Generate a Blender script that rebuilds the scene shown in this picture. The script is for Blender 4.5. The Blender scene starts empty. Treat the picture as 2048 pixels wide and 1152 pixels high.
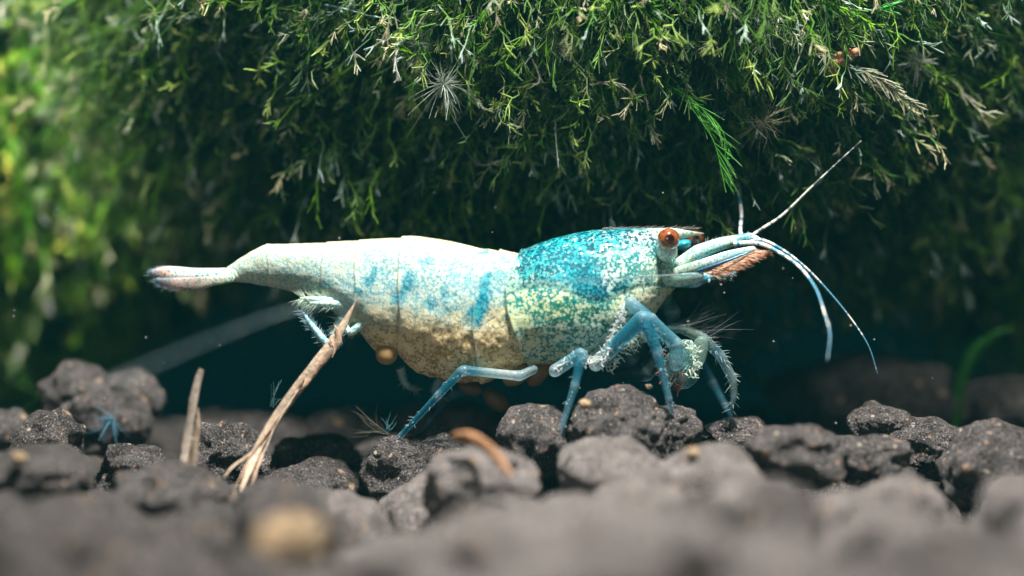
import bpy, math, random
import numpy as np
from mathutils import Vector, Matrix
random.seed(7); RNG = np.random.default_rng(7)
S = bpy.context.scene
# ---------------------------------------------------------------- camera, world, light, exposure
# macro world: 1 unit is about 1.7 mm; plane of focus is y = 0, camera 40 units in front of it
DC = 40.0
cam = bpy.data.cameras.new('camera'); co = bpy.data.objects.new('camera', cam); S.collection.objects.link(co)
co.location = (0, -DC, 0); co.rotation_euler = (math.radians(90), 0, 0)
cam.sensor_width = 20.48 * 20; cam.lens = DC * 20          # frame is 20.48 units wide at y = 0
cam.clip_start = 0.5; cam.clip_end = 500
cam.dof.use_dof = True; cam.dof.focus_distance = DC - 0.35
APERTURE = 1.7                                              # entrance pupil in units
cam.dof.aperture_fstop = cam.lens * 1e-3 / APERTURE
S.camera = co
W = bpy.data.worlds.new('World'); S.world = W; W.use_nodes = True
bg = W.node_tree.nodes['Background']; bg.inputs[0].default_value = (0.02, 0.36, 0.42, 1); bg.inputs[1].default_value = 0.020
S.view_settings.view_transform = 'Standard'; S.view_settings.look = 'None'; S.view_settings.exposure = 0; S.view_settings.gamma = 1
S.cycles.use_denoising = True
try: S.cycles.denoiser = 'OPENIMAGEDENOISE'
except Exception: pass
S.cycles.max_bounces = 8; S.cycles.transparent_max_bounces = 16; S.cycles.volume_bounces = 0
S.cycles.caustics_reflective = False; S.cycles.caustics_refractive = False
def area(name, loc, target, size, power, col, spread=180):
    l = bpy.data.lights.new(name, 'AREA'); l.shape = 'DISK'; l.size = size; l.spread = math.radians(spread); l.energy = power; l.color = col
    o = bpy.data.objects.new(name, l); S.collection.objects.link(o); o.location = loc
    o.rotation_euler = (Vector(target) - Vector(loc)).to_track_quat('-Z', 'Y').to_euler(); return o
area('aquarium_lamp', (4, -12.3, 29), (1, -1.5, -1), 4, 41000, (1.0, 0.99, 0.97))
area('left_moss_fill', (-21, -7, 19), (-15, 8, 5.5), 4, 3600, (1.0, 0.99, 0.93), 50)  # added unseen fill, narrowed to brighten only the left moss
area('right_moss_fill', (22, -7, 18), (14, 6, 7.5), 4, 1500, (1.0, 0.99, 0.88), 36)  # added unseen fill to brighten the moss at the right
area('front_fill_lamp', (-10, -42, 8), (0, 0, -3), 14, 1700, (0.85, 0.95, 1.0))

# ---------------------------------------------------------------- helpers
def P(px, py, y=0.0):
    s = (DC + y) / DC
    return np.array([(px - 1024) / 100 * s, y, (576 - py) / 100 * s])
def hsh(ix, iy, iz, seed):
    h = (ix.astype(np.int64) * 374761393 + iy.astype(np.int64) * 668265263 + iz.astype(np.int64) * 2147483647 + seed * 974634777) & 0xffffffff
    h = ((h ^ (h >> 13)) * 1274126177) & 0xffffffff
    h = h ^ (h >> 16)
    return (h & 0xffffff) / float(0xffffff)
def noise(p, seed=0):
    f = np.floor(p); t = p - f; t = t * t * (3 - 2 * t); i = f.astype(np.int64)
    r = 0
    for dx in (0, 1):
        for dy in (0, 1):
            for dz in (0, 1):
                w = (t[:, 0] if dx else 1 - t[:, 0]) * (t[:, 1] if dy else 1 - t[:, 1]) * (t[:, 2] if dz else 1 - t[:, 2])
                r = r + w * hsh(i[:, 0] + dx, i[:, 1] + dy, i[:, 2] + dz, seed)
    return r * 2 - 1
def fbm(p, oct=4, seed=0, gain=0.5):
    a, s, r = 1.0, 1.0, 0
    for k in range(oct):
        r = r + a * noise(p * s + 13.7 * k, seed + k); a *= gain; s *= 2.03
    return r
def make_mesh(name, V, F, cols=None, smooth=True, fl=None):
    """F: (n,4) or (n,3) int array or list of such"""
    me = bpy.data.meshes.new(name)
    Fs = F if isinstance(F, list) else [F]
    V = np.asarray(V, dtype=np.float32)
    me.vertices.add(len(V)); me.vertices.foreach_set('co', V.ravel())
    idx = np.concatenate([f.ravel() for f in Fs]).astype(np.int32)
    tot = np.concatenate([np.full(len(f), f.shape[1]) for f in Fs]).astype(np.int32)
    st = np.concatenate([[0], np.cumsum(tot)[:-1]]).astype(np.int32)
    me.loops.add(len(idx)); me.loops.foreach_set('vertex_index', idx)
    me.polygons.add(len(tot)); me.polygons.foreach_set('loop_start', st); me.polygons.foreach_set('loop_total', tot)
    if smooth: me.polygons.foreach_set('use_smooth', np.ones(len(tot), dtype=bool))
    me.update(calc_edges=True); me.validate()
    for k, c in (cols or {}).items():
        c = np.asarray(c, dtype=np.float32)
        if c.ndim == 1:
            a = me.attributes.new(k, 'FLOAT', 'POINT'); a.data.foreach_set('value', c)
        else:
            a = me.attributes.new(k, 'FLOAT_COLOR', 'POINT')
            a.data.foreach_set('color', np.concatenate([c[:, :3], np.ones((len(c), 1), np.float32)], 1).astype(np.float32).ravel())
    return me
def link(name, me, mat, parent=None, loc=None):
    o = bpy.data.objects.new(name, me); S.collection.objects.link(o)
    if mat is not None:
        if not me.materials: me.materials.append(mat)
    if parent is not None:
        o.parent = parent
        o.matrix_parent_inverse = Matrix.Translation(-Vector(parent.location))
    if loc is not None: o.location = loc
    return o
def tag(o, label=None, cat=None, group=None, kind=None):
    if label: o['label'] = label
    if cat: o['category'] = cat
    if group: o['group'] = group
    if kind: o['kind'] = kind
    return o
def thing(name, loc, label, cat, group=None):
    o = bpy.data.objects.new(name, None); S.collection.objects.link(o); o.location = loc; o.empty_display_size = .3
    return tag(o, label, cat, group)
def spline(pts, n):
    pts = np.asarray(pts, float); m = len(pts)
    if m == 2: return pts[0] + (pts[1] - pts[0]) * np.linspace(0, 1, n)[:, None]
    d = np.concatenate([[0], np.cumsum(np.linalg.norm(np.diff(pts[:, :3], axis=0), axis=1))]); u = np.linspace(0, d[-1], n)
    ext = np.vstack([2 * pts[0] - pts[1], pts, 2 * pts[-1] - pts[-2]])
    out = []
    for x in u:
        i = min(max(np.searchsorted(d, x, 'right') - 1, 0), m - 2); t = (x - d[i]) / max(d[i + 1] - d[i], 1e-9)
        a, b, c, e = ext[i], ext[i + 1], ext[i + 2], ext[i + 3]
        out.append(.5 * (2 * b + (c - a) * t + (2 * a - 5 * b + 4 * c - e) * t * t + (3 * b - a - 3 * c + e) * t ** 3))
    return np.array(out)
def tube(pts, rad, sides=6, col=None, flat=None, ref=(0.13, 1.0, 0.21)):
    """flat: (a, b) multipliers across the two frame axes; caps by collapsing ends"""
    pts = np.asarray(pts, float); n = len(pts); rad = np.asarray(rad, float) * np.ones(n)
    T = np.gradient(pts, axis=0); T /= np.linalg.norm(T, axis=1)[:, None] + 1e-12
    R = np.asarray(ref, float); A = np.cross(T, R); A /= np.linalg.norm(A, axis=1)[:, None] + 1e-9; B = np.cross(T, A)
    th = np.linspace(0, 2 * np.pi, sides, endpoint=False)
    fa, fb = flat if flat else (1, 1)
    V = pts[:, None] + rad[:, None, None] * (fa * np.cos(th)[None, :, None] * A[:, None] + fb * np.sin(th)[None, :, None] * B[:, None])
    V = V.reshape(-1, 3)
    i = np.arange(n - 1)[:, None] * sides; j = np.arange(sides)[None]; k = (j + 1) % sides
    F = np.stack([i + j, i + sides + j, i + sides + k, i + k], -1).reshape(-1, 4)
    c = None
    if col is not None:
        c = np.repeat(np.asarray(col, float) * np.ones((n, 1)) if np.ndim(col) == 1 else np.asarray(col, float), sides, 0)
    return V, F, c
class MB:
    def __init__(s): s.V = []; s.F = []; s.C = []; s.n = 0
    def add(s, V, F, C=None):
        s.V.append(V); s.F.append(F + s.n); s.n += len(V); s.C.append(C if C is not None else np.ones((len(V), 3)))
        return s
    def tube(s, pts, rad, sides=6, col=(1, 1, 1), flat=None): return s.add(*tube(pts, rad, sides, col, flat))
    def arrays(s): return np.concatenate(s.V), s.F, np.concatenate(s.C)
    def build(s, name, mat, parent=None, kind=None):
        V, F, C = s.arrays()
        q = [f for f in F if f.shape[1] == 4]; t = [f for f in F if f.shape[1] == 3]
        Fs = ([np.concatenate(q)] if q else []) + ([np.concatenate(t)] if t else [])
        o = link(name, make_mesh(name, V, Fs, {'col': C}), mat, parent)
        if kind: o['kind'] = kind
        return o
ICO = {}
def ico(level):
    if level not in ICO:
        import bmesh
        bm = bmesh.new(); bmesh.ops.create_icosphere(bm, subdivisions=level, radius=1)
        V = np.array([v.co[:] for v in bm.verts]); F = np.array([[v.index for v in f.verts] for f in bm.faces]); bm.free()
        ICO[level] = (V, F)
    return ICO[level]

# ---------------------------------------------------------------- materials
def mat(name):
    m = bpy.data.materials.new(name); m.use_nodes = True; nt = m.node_tree
    return m, nt, nt.nodes['Principled BSDF'], nt.nodes['Material Output']
def node(nt, t, **kw):
    n = nt.nodes.new(t)
    for k, v in kw.items():
        if k in n.inputs: n.inputs[k].default_value = v
        else: setattr(n, k, v)
    return n
def ramp(nt, src, stops, interp='LINEAR'):
    r = nt.nodes.new('ShaderNodeValToRGB'); nt.links.new(src, r.inputs[0]); cr = r.color_ramp; cr.interpolation = interp
    while len(cr.elements) < len(stops): cr.elements.new(0.5)
    for e, (p, c) in zip(cr.elements, stops): e.position = p; e.color = tuple(c) + (1,) if len(c) == 3 else c
    return r.outputs[0]
def mix(nt, fac, a, b):
    n = nt.nodes.new('ShaderNodeMix'); n.data_type = 'RGBA'
    for s, v in ((n.inputs[0], fac), (n.inputs[6], a), (n.inputs[7], b)):
        if hasattr(v, 'is_linked'): nt.links.new(v, s)
        elif isinstance(v, (int, float)): s.default_value = v
        else: s.default_value = tuple(v) + (1,)
    return n.outputs[2]
def math_(nt, op, a, b=None, c=None, clamp=False):
    n = nt.nodes.new('ShaderNodeMath'); n.operation = op; n.use_clamp = clamp
    for i, v in enumerate((a, b, c)):
        if v is None: continue
        if hasattr(v, 'is_linked'): nt.links.new(v, n.inputs[i])
        else: n.inputs[i].default_value = v
    return n.outputs[0]
def attr(nt, name):
    n = nt.nodes.new('ShaderNodeAttribute'); n.attribute_name = name; return n
def bump(nt, h, strength, dist, bsdf):
    b = node(nt, 'ShaderNodeBump', Strength=strength, Distance=dist); nt.links.new(h, b.inputs['Height']); nt.links.new(b.outputs[0], bsdf.inputs['Normal'])

def stone_material(name, dark, light, orange=0.5):
    m, nt, b, out = mat(name); L = nt.links.new
    tc = nt.nodes.new('ShaderNodeTexCoord').outputs['Object']
    oi = nt.nodes.new('ShaderNodeObjectInfo')
    n1 = node(nt, 'ShaderNodeTexNoise', Scale=2.2, Detail=8.0, Roughness=.65); L(tc, n1.inputs[0])
    n2 = node(nt, 'ShaderNodeTexNoise', Scale=24.0, Detail=5.0, Roughness=.7); L(tc, n2.inputs[0])
    base = mix(nt, ramp(nt, n1.outputs[0], [(.35, (0,) * 3), (.68, (1,) * 3)]), dark, light)
    base = mix(nt, ramp(nt, n2.outputs[0], [(.38, (1,) * 3), (.5, (0,) * 3)]), base, tuple(c * .35 for c in dark))
    base = mix(nt, ramp(nt, n2.outputs[0], [(.55, (0,) * 3), (.66, (.9,) * 3)]), base, (light[0] * 2.3, light[1] * 2.0, light[2] * 1.75))
    # mineral grains: random cells of a warped voronoi
    wp = node(nt, 'ShaderNodeTexNoise', Scale=9.0, Detail=3.0); L(tc, wp.inputs[0])
    add = nt.nodes.new('ShaderNodeVectorMath'); add.operation = 'MULTIPLY_ADD'; L(wp.outputs['Color'], add.inputs[0]); add.inputs[1].default_value = (.16,) * 3; L(tc, add.inputs[2])
    for sc, th, c1, c2 in ((3.4, .94, (.62, .33, .16), (.75, .55, .36)), (9.0, .90, (.58, .27, .12), (.8, .66, .5)), (22.0, .93, (.85, .8, .7), (.55, .5, .5))):
        v = node(nt, 'ShaderNodeTexVoronoi', Scale=sc); L(add.outputs[0], v.inputs['Vector'])
        sp = nt.nodes.new('ShaderNodeSeparateColor'); L(v.outputs['Color'], sp.inputs[0])
        f = math_(nt, 'MULTIPLY', ramp(nt, sp.outputs[0], [(th, (0,) * 3), (th + .004, (1,) * 3)]), ramp(nt, math_(nt, 'MULTIPLY', v.outputs['Distance'], 1.0), [(.22, (1,) * 3), (.42, (0,) * 3)]))
        gc = mix(nt, sp.outputs[1], c1, c2)
        base = mix(nt, math_(nt, 'MULTIPLY', f, orange), base, gc)
    L(base, b.inputs['Base Color'])
    rr = ramp(nt, n2.outputs[0], [(.3, (.45,) * 3), (.6, (.95,) * 3)]); L(rr, b.inputs['Roughness'])
    b.inputs['Specular IOR Level'].default_value = .35
    n3 = node(nt, 'ShaderNodeTexNoise', Scale=26.0, Detail=6.0, Roughness=.8); L(tc, n3.inputs[0])
    n4 = node(nt, 'ShaderNodeTexVoronoi', Scale=17.0); L(add.outputs[0], n4.inputs['Vector'])
    hgt = math_(nt, 'ADD', n3.outputs[0], math_(nt, 'MULTIPLY', n4.outputs['Distance'], -.35))
    bump(nt, hgt, 1.0, .16, b)
    return m
M_STONE = stone_material('baked_soil', (.046, .041, .039), (.26, .228, .213), 1.0)
M_STONE2 = stone_material('baked_soil_lit', (.17, .15, .14), (.52, .46, .43), .6)  # same soil with the foreground's stronger light put into its colour
M_ORANGE = stone_material('orange_gravel', (.72, .46, .24), (.9, .68, .42), .2)

def vcol_mat(name, rough=.5, sss=0.0, rad=(.1, .1, .1), transp=0.0, spec=.5, coat=0.0, noise_amt=0.0, nscale=30.0, translucent=0.0, bmp=0.0, low=None):
    m, nt, b, out = mat(name); L = nt.links.new
    c = attr(nt, 'col').outputs['Color']
    tc = nt.nodes.new('ShaderNodeTexCoord').outputs['Object']
    if noise_amt > 0 or bmp > 0:
        n = node(nt, 'ShaderNodeTexNoise', Scale=nscale, Detail=4.0, Roughness=.65); L(tc, n.inputs[0])
    if noise_amt > 0:
        k = ramp(nt, n.outputs[0], [(.38 if low else .3, low or (1 - noise_amt,) * 3), (.52 if low else .7, (1 + noise_amt * .3,) * 3)])
        mm = nt.nodes.new('ShaderNodeMix'); mm.data_type = 'RGBA'; mm.blend_type = 'MULTIPLY'; mm.inputs[0].default_value = 1
        L(c, mm.inputs[6]); L(k, mm.inputs[7]); c = mm.outputs[2]
    if bmp > 0: bump(nt, n.outputs[0], bmp, .05, b)
    L(c, b.inputs['Base Color']); b.inputs['Roughness'].default_value = rough; b.inputs['Specular IOR Level'].default_value = spec
    b.inputs['Subsurface Weight'].default_value = sss; b.inputs['Subsurface Radius'].default_value = rad; b.inputs['Subsurface Scale'].default_value = 1.0
    b.inputs['Coat Weight'].default_value = coat; b.inputs['Coat Roughness'].default_value = .1
    sh = b.outputs[0]
    if translucent > 0:
        t = nt.nodes.new('ShaderNodeBsdfTranslucent'); L(c, t.inputs[0]); ms = nt.nodes.new('ShaderNodeMixShader'); ms.inputs[0].default_value = translucent
        L(sh, ms.inputs[1]); L(t.outputs[0], ms.inputs[2]); sh = ms.outputs[0]
    if transp != 0:
        t = nt.nodes.new('ShaderNodeBsdfTransparent'); ms = nt.nodes.new('ShaderNodeMixShader')
        L(sh, ms.inputs[1]); L(t.outputs[0], ms.inputs[2])
        if transp == 'attr': L(attr(nt, 'clear').outputs['Fac'], ms.inputs[0])
        else: ms.inputs[0].default_value = transp
        t.inputs[0].default_value = (.75, .93, 1, 1); sh = ms.outputs[0]
    L(sh, out.inputs[0])
    return m
M_MOSS = vcol_mat('moss_strand', rough=.42, translucent=.3, spec=.3, noise_amt=.45, nscale=14)
M_STRAW = vcol_mat('dry_straw', rough=.7, noise_amt=.5, nscale=9, bmp=.6, translucent=.12)
M_HAIR = vcol_mat('bristle', rough=.4, translucent=.3)
M_LEG = vcol_mat('leg_shell', rough=.22, spec=.6, coat=.5, transp=.30, noise_amt=.35, nscale=13, translucent=.35)
M_CLEAR = vcol_mat('clear_shell', rough=.2, spec=.7, coat=.6, transp=.66, noise_amt=.5, nscale=10, translucent=.3)
M_ANT = vcol_mat('feeler_shell', rough=.3, noise_amt=.2, coat=.3)
M_EGG = vcol_mat('egg_skin', rough=.5, sss=.6, rad=(.2, .1, .04), coat=.1, transp=.35, noise_amt=.15, nscale=6)
M_PART = vcol_mat('head_shell', rough=.35, sss=.25, rad=(.08, .1, .1), coat=.3, noise_amt=.4, nscale=20, low=(.10, .55, .70))

def shell_material(name, face, edge, inner=1.0):
    """thin glassy skin: a grazing look passes through more of the shell and is more opaque"""
    m, nt, b, out = mat(name); L = nt.links.new
    c = attr(nt, 'col').outputs['Color']; tc = nt.nodes.new('ShaderNodeTexCoord').outputs['Object']
    n = node(nt, 'ShaderNodeTexNoise', Scale=17.0, Detail=6.0, Roughness=.8); L(tc, n.inputs[0]); bump(nt, n.outputs[0], .4, .04, b)
    c = mix(nt, ramp(nt, n.outputs[0], [(.38, (.55,) * 3), (.5, (0,) * 3)]), c, (.0, .09, .15))
    fl = ramp(nt, n.outputs[0], [(.62, (0,) * 3), (.68, (1,) * 3)])
    lw = node(nt, 'ShaderNodeLayerWeight', Blend=.5)
    ed = ramp(nt, lw.outputs['Facing'], [(.5, (0,) * 3), (.95, (1,) * 3)])
    cc = mix(nt, math_(nt, 'MULTIPLY', ed, .42), c, (.40, .70, .80)); cc = mix(nt, math_(nt, 'MULTIPLY', fl, .35), cc, (.65, .85, .84))  # grazing edges mixed paler: a rim highlight put into the colour
    L(cc, b.inputs['Base Color']); b.inputs['Roughness'].default_value = .2; b.inputs['Coat Weight'].default_value = .7; b.inputs['Coat Roughness'].default_value = .08
    tl = nt.nodes.new('ShaderNodeBsdfTranslucent'); L(cc, tl.inputs[0]); m1 = nt.nodes.new('ShaderNodeMixShader'); m1.inputs[0].default_value = .4; L(b.outputs[0], m1.inputs[1]); L(tl.outputs[0], m1.inputs[2])
    tp = nt.nodes.new('ShaderNodeBsdfTransparent'); tp.inputs[0].default_value = (.8, .95, 1, 1); m2 = nt.nodes.new('ShaderNodeMixShader')
    op = math_(nt, 'ADD', math_(nt, 'MULTIPLY', ed, edge - face), math_(nt, 'MULTIPLY_ADD', fl, .25, face), clamp=True)
    L(op, m2.inputs[0]); L(tp.outputs[0], m2.inputs[1]); L(m1.outputs[0], m2.inputs[2]); L(m2.outputs[0], out.inputs[0])
    return m
M_LEG = shell_material('leg_skin', .46, .95)
M_CLEAR = shell_material('clear_skin', .22, .9)
def body_material():
    m, nt, b, out = mat('shrimp_shell'); L = nt.links.new
    tc = nt.nodes.new('ShaderNodeTexCoord').outputs['Object']
    under = attr(nt, 'under').outputs['Color']; over = attr(nt, 'over').outputs['Color']; den = attr(nt, 'dens').outputs['Fac']; grain = attr(nt, 'grain').outputs['Fac']
    # pigment cells: branching flecks = voronoi blotches on coordinates torn apart by fine noise
    wp = node(nt, 'ShaderNodeTexNoise', Scale=30.0, Detail=4.0, Roughness=.75); L(tc, wp.inputs[0])
    ad = nt.nodes.new('ShaderNodeVectorMath'); ad.operation = 'MULTIPLY_ADD'; L(wp.outputs['Color'], ad.inputs[0]); ad.inputs[1].default_value = (.09,) * 3; L(tc, ad.inputs[2])
    v = node(nt, 'ShaderNodeTexVoronoi', Scale=16.0); L(ad.outputs[0], v.inputs['Vector'])
    f1 = node(nt, 'ShaderNodeTexNoise', Scale=34.0, Detail=4.0, Roughness=.75, Distortion=.6); L(tc, f1.inputs[0])
    f2 = node(nt, 'ShaderNodeTexNoise', Scale=5.0, Detail=3.0); L(tc, f2.inputs[0])
    a = math_(nt, 'SUBTRACT', .62, v.outputs['Distance'])                       # star shaped blobs
    a = math_(nt, 'MULTIPLY', a, .85)
    a = math_(nt, 'ADD', a, math_(nt, 'MULTIPLY', math_(nt, 'SUBTRACT', f1.outputs[0], .5), 1.25))
    a = math_(nt, 'ADD', a, math_(nt, 'MULTIPLY', math_(nt, 'SUBTRACT', f2.outputs[0], .5), .9))
    a = math_(nt, 'ADD', a, math_(nt, 'MULTIPLY', math_(nt, 'SUBTRACT', den, .5), 1.1))
    fac = ramp(nt, a, [(.20, (0,) * 3), (.32, (1,) * 3)])
    
    sc = nt.nodes.new('ShaderNodeSeparateColor'); L(v.outputs['Color'], sc.inputs[0])
    ov = mix(nt, math_(nt, 'MULTIPLY', sc.outputs[0], .06), over, (.95, .93, .8))
    ov = mix(nt, ramp(nt, f2.outputs[0], [(.35, (.35,) * 3), (.6, (0,) * 3)]), ov, under)
    mu = nt.nodes.new('ShaderNodeMix'); mu.data_type = 'RGBA'; mu.blend_type = 'MULTIPLY'; mu.inputs[0].default_value = 1; L(under, mu.inputs[6]); mu.inputs[7].default_value = (.25, .42, .45, 1)
    und = mix(nt, ramp(nt, f1.outputs[0], [(.38, (.8,) * 3), (.55, (0,) * 3)]), under, mu.outputs[2])
    L(mix(nt, fac, und, ov), b.inputs['Base Color'])
    b.inputs['Roughness'].default_value = .42; b.inputs['Specular IOR Level'].default_value = .12
    b.inputs['Subsurface Weight'].default_value = .28; b.inputs['Subsurface Radius'].default_value = (.08, .10, .09); b.inputs['Subsurface Scale'].default_value = 1
    b.inputs['Coat Weight'].default_value = .45; b.inputs['Coat Roughness'].default_value = .07
    bump(nt, a, .35, .03, b)
    return m
M_BODY = body_material()

# ---------------------------------------------------------------- ground
def ground():
    nx, ny = 220, 220
    X, Y = np.meshgrid(np.linspace(-26, 26, nx), np.linspace(-36, 34, ny))
    p = np.stack([X.ravel() * .5, Y.ravel() * .5, np.zeros(X.size)], 1)
    Z = -4.75 + .35 * fbm(p, 4, 5)
    V = np.stack([X.ravel(), Y.ravel(), Z], 1)
    i = np.arange(ny - 1)[:, None] * nx; j = np.arange(nx - 1)[None]
    F = np.stack([i + j, i + j + 1, i + nx + j + 1, i + nx + j], -1).reshape(-1, 4)
    o = link('ground', make_mesh('ground', V, F), M_STONE)
    tag(o, 'dark brown aquarium soil bed under the pebbles', 'ground', kind='structure')
ground()

# ---------------------------------------------------------------- pebbles
STONES = []
def stone_mesh(w, d, h, seed, level, lump=.22, rough=1.0):
    V, F = ico(level); p = V * 1.0
    off = np.array([seed * 3.17, seed * 1.31, seed * .77])
    r = 1 + lump * fbm(p * 1.25 + off, 2, seed) + .07 * fbm(p * 3.1 + off, 3, seed + 9)
    cr = np.abs(noise(p * 3.3 + off, seed + 31)); r = r - .035 * np.clip(.22 - cr, 0, 1) / .22      # cracks and dents
    r = r - .16 * np.clip(noise(p * 2.4 + off, seed + 61) - .25, 0, 1)
    if level >= 5:
        size = (w + d + h) / 3
        q = p * size
        r = r + rough * (.014 * fbm(q * 8 + off, 3, seed + 20, .6) + .010 * noise(q * 26 + off, seed + 50)) / max(size, .3)
        pit = noise(q * 7 + off, seed + 71); r = r - rough * .05 * np.clip(pit - .45, 0, 1)
    P3 = p * r[:, None]
    P3[:, 2] = np.sign(P3[:, 2]) * np.abs(P3[:, 2]) ** .9
    return make_mesh('pebble', P3 * np.array([w, d, h]), F)
def pebble(px, pytop, wpx, y, label, hr=.9, seed=None, level=4, m=None, lump=.22, rot=0, tilt=0, group=None, dr=.9):
    s = (DC + y) / DC; w = wpx / 200 * s; h = w * hr; d = w * dr
    c = P(px, pytop, y); c[2] -= h
    sd = seed if seed is not None else len(STONES) + 1
    o = link('pebble', stone_mesh(w, d, h, sd, level, lump), m or M_STONE, loc=tuple(c))
    o.rotation_euler = (0, math.radians(tilt), math.radians(rot))
    tag(o, label, 'pebble', group or 'soil pebbles of the aquarium bed')
    STONES.append((c[0], c[1], max(w, d), c[2])); return o
pebble(155, 728, 150, 3.4, 'lumpy brown pebble far left behind the others, left bump of the tall cluster', hr=.85, level=5)
pebble(262, 738, 130, 3.6, 'round brown pebble forming the right bump of the tall far left cluster', hr=.9, level=5)
pebble(215, 775, 190, 2.9, 'wide pebble at the front of the tall far left cluster, with a white glint', hr=.75, level=5, lump=.28)
pebble(90, 818, 150, .2, 'sharp domed pebble with gritty crust near the left edge', hr=1.05, level=6, tilt=14)
pebble(8, 812, 130, 2.4, 'dim pebble cut by the left edge behind the domed one', hr=.8, level=4)
pebble(258, 884, 140, -.3, 'sharp craggy pebble left of the upright brown straws', hr=1.0, level=6, lump=.3)
pebble(450, 838, 125, .2, 'knobbly sharp pebble with orange chips behind the long straw', hr=1.2, level=6, lump=.32, tilt=12)
pebble(505, 890, 80, .1, 'small gritty pebble at the foot of the long straw', hr=1.0, level=6)
pebble(75, 888, 230, -3.6, 'broad smooth pebble in the lower left with a pale orange chip on top', hr=.55, level=5, lump=.16)
pebble(345, 922, 240, -3.0, 'wide blurred pebble in front of the upright brown straws', hr=.8, level=5)
pebble(630, 866, 165, 1.9, 'dark pebble in shade between the long straw and the rear leg foot', hr=.75, level=5, lump=.3)
pebble(615, 924, 200, -.7, 'brown pebble with a white sparkle right of the long straw', hr=.8, level=6)
pebble(795, 868, 150, .1, 'gritty pebble carrying the foot of the rear walking leg', hr=1.05, level=6, lump=.25)
pebble(893, 856, 185, .35, 'gritty pebble right of the rear foot, behind the orange sliver', hr=.85, level=6)
pebble(1068, 808, 150, -.75, 'egg shaped grey pebble behind the foot of the second leg', hr=1.05, level=5, lump=.14)
pebble(1240, 774, 215, -1.0, 'largest rounded pebble under the head, pink chip on its crown', hr=.85, level=6, lump=.13, seed=41)
pebble(1345, 806, 110, -.7, 'right shoulder pebble touching the largest one under the third foot', hr=.95, level=5, lump=.2)
pebble(1465, 830, 150, .6, 'sharp low pebble right of the third foot with glittering crust', hr=.7, level=6)
pebble(1590, 842, 215, -2.4, 'blurred brown pebble in front of the glittering low one', hr=.65, level=5)
pebble(1765, 808, 130, .3, 'sharp craggy pebble at the right, upper left lump with dark hollow', hr=.85, level=6, lump=.32)
pebble(1850, 832, 180, .2, 'sharp craggy pebble at the right, long sloping shoulder', hr=.72, level=6, lump=.22, tilt=8)
pebble(1740, 868, 180, -1.6, 'flat pebble lying before the craggy pair on the right', hr=.6, level=5)
pebble(1985, 842, 220, -1.4, 'large round grey pebble cut by the right edge', hr=.85, level=5, lump=.15)
pebble(1740, 716, 380, 7.0, 'big dim pebble in the dark under the feeler tips', hr=.5, level=4)
pebble(2010, 752, 200, 6.0, 'dim pebble in the dark at the right edge behind the green blade', hr=.6, level=4)
pebble(905, 800, 240, 5.0, 'dim brown pebble in the dark under the egg bearing belly', hr=.6, level=4)
pebble(690, 822, 200, 5.0, 'dim brown pebble in the dark left of the belly', hr=.7, level=4)
pebble(500, 820, 230, 4.5, 'dim pebble in the dark behind the long straw', hr=.6, level=4)
pebble(1130, 860, 230, 4.0, 'dim pebble in the dark behind the egg shaped one', hr=.7, level=4)
pebble(1215, 872, 225, -3.0, 'blurred pebble toned as if brightly lit, below the largest one in the foreground', hr=.8, level=5, m=M_STONE2, lump=.15)
pebble(955, 884, 235, -3.6, 'blurred pebble toned as if brightly lit, under the orange sliver', hr=.8, level=5, m=M_STONE2, lump=.15)
pebble(1420, 892, 215, -3.9, 'blurred pebble toned as if brightly lit, in the foreground below the glittering low one', hr=.8, level=4, m=M_STONE2, lump=.18)
# the rest of the bed
def fillers():
    r = random.Random(5); protos = {}
    cand = []
    for k in range(3400):
        y = r.uniform(-24, 13); s = (DC + y) / DC
        x = r.uniform(-13, 13) * s; w = r.uniform(.62, 1.2) if y < -2 else r.uniform(.7, 1.25)
        if y < -1: top = -3.38 + r.uniform(-.5, .25) + (.12 if x > 0 else -.12)
        else: top = -3.25 + r.uniform(-.5, .1)
        if -1.5 < y < 1.2: top -= .15
        ok = all((x - a) ** 2 + (y - b) ** 2 > ((.86 if y < -2 else .78) * (w + c)) ** 2 for a, b, c, _ in STONES)
        if not ok: continue
        fg = y < -1.5
        key = (len(cand) % 14, fg)
        if key not in protos: protos[key] = stone_mesh(1, .95, .95, 100 + key[0] + 40 * fg, 4 if fg or y > 2 else 5, .17)
        pale = fg and (x > -3.5) and r.random() < .75  # takes the soil copy whose colour holds the brighter foreground light
        o = bpy.data.objects.new('pebble', protos[key]); S.collection.objects.link(o)
        o.scale = (w, w, w * r.uniform(.85, 1.1)); o.rotation_euler = (r.uniform(-.3, .3), r.uniform(-.3, .3), r.uniform(0, 6.28))
        o.location = (x, y, top - .95 * w)
        if not protos[key].materials: protos[key].materials.append(M_STONE)
        o.material_slots[0].link = 'OBJECT'; o.material_slots[0].material = M_STONE2 if pale else M_STONE
        px_ = x * 100 / s + 1024; zn = 'left' if px_ < 683 else 'middle' if px_ < 1365 else 'right'
        if fg:
            rw = 'nearest rows along the bottom edge' if y < -11 else 'blurred rows above the bottom edge' if y < -5.5 else 'half blurred row just before the sharp pebbles'
            tag(o, 'soil pebble in the %s third of the %s' % (zn, rw), 'pebble', '%s third, %s' % (zn, rw))
        else:
            rw = 'sharp front row gaps' if y < 1.2 else 'shaded bed behind the front row' if y < 5 else 'dark far bed under the moss'
            tag(o, 'soil pebble in the %s third of the %s' % (zn, rw), 'pebble', '%s third, %s' % (zn, rw))
        STONES.append((x, y, w, 0)); cand.append(1)
    print('filler pebbles', len(cand))
fillers()
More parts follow.
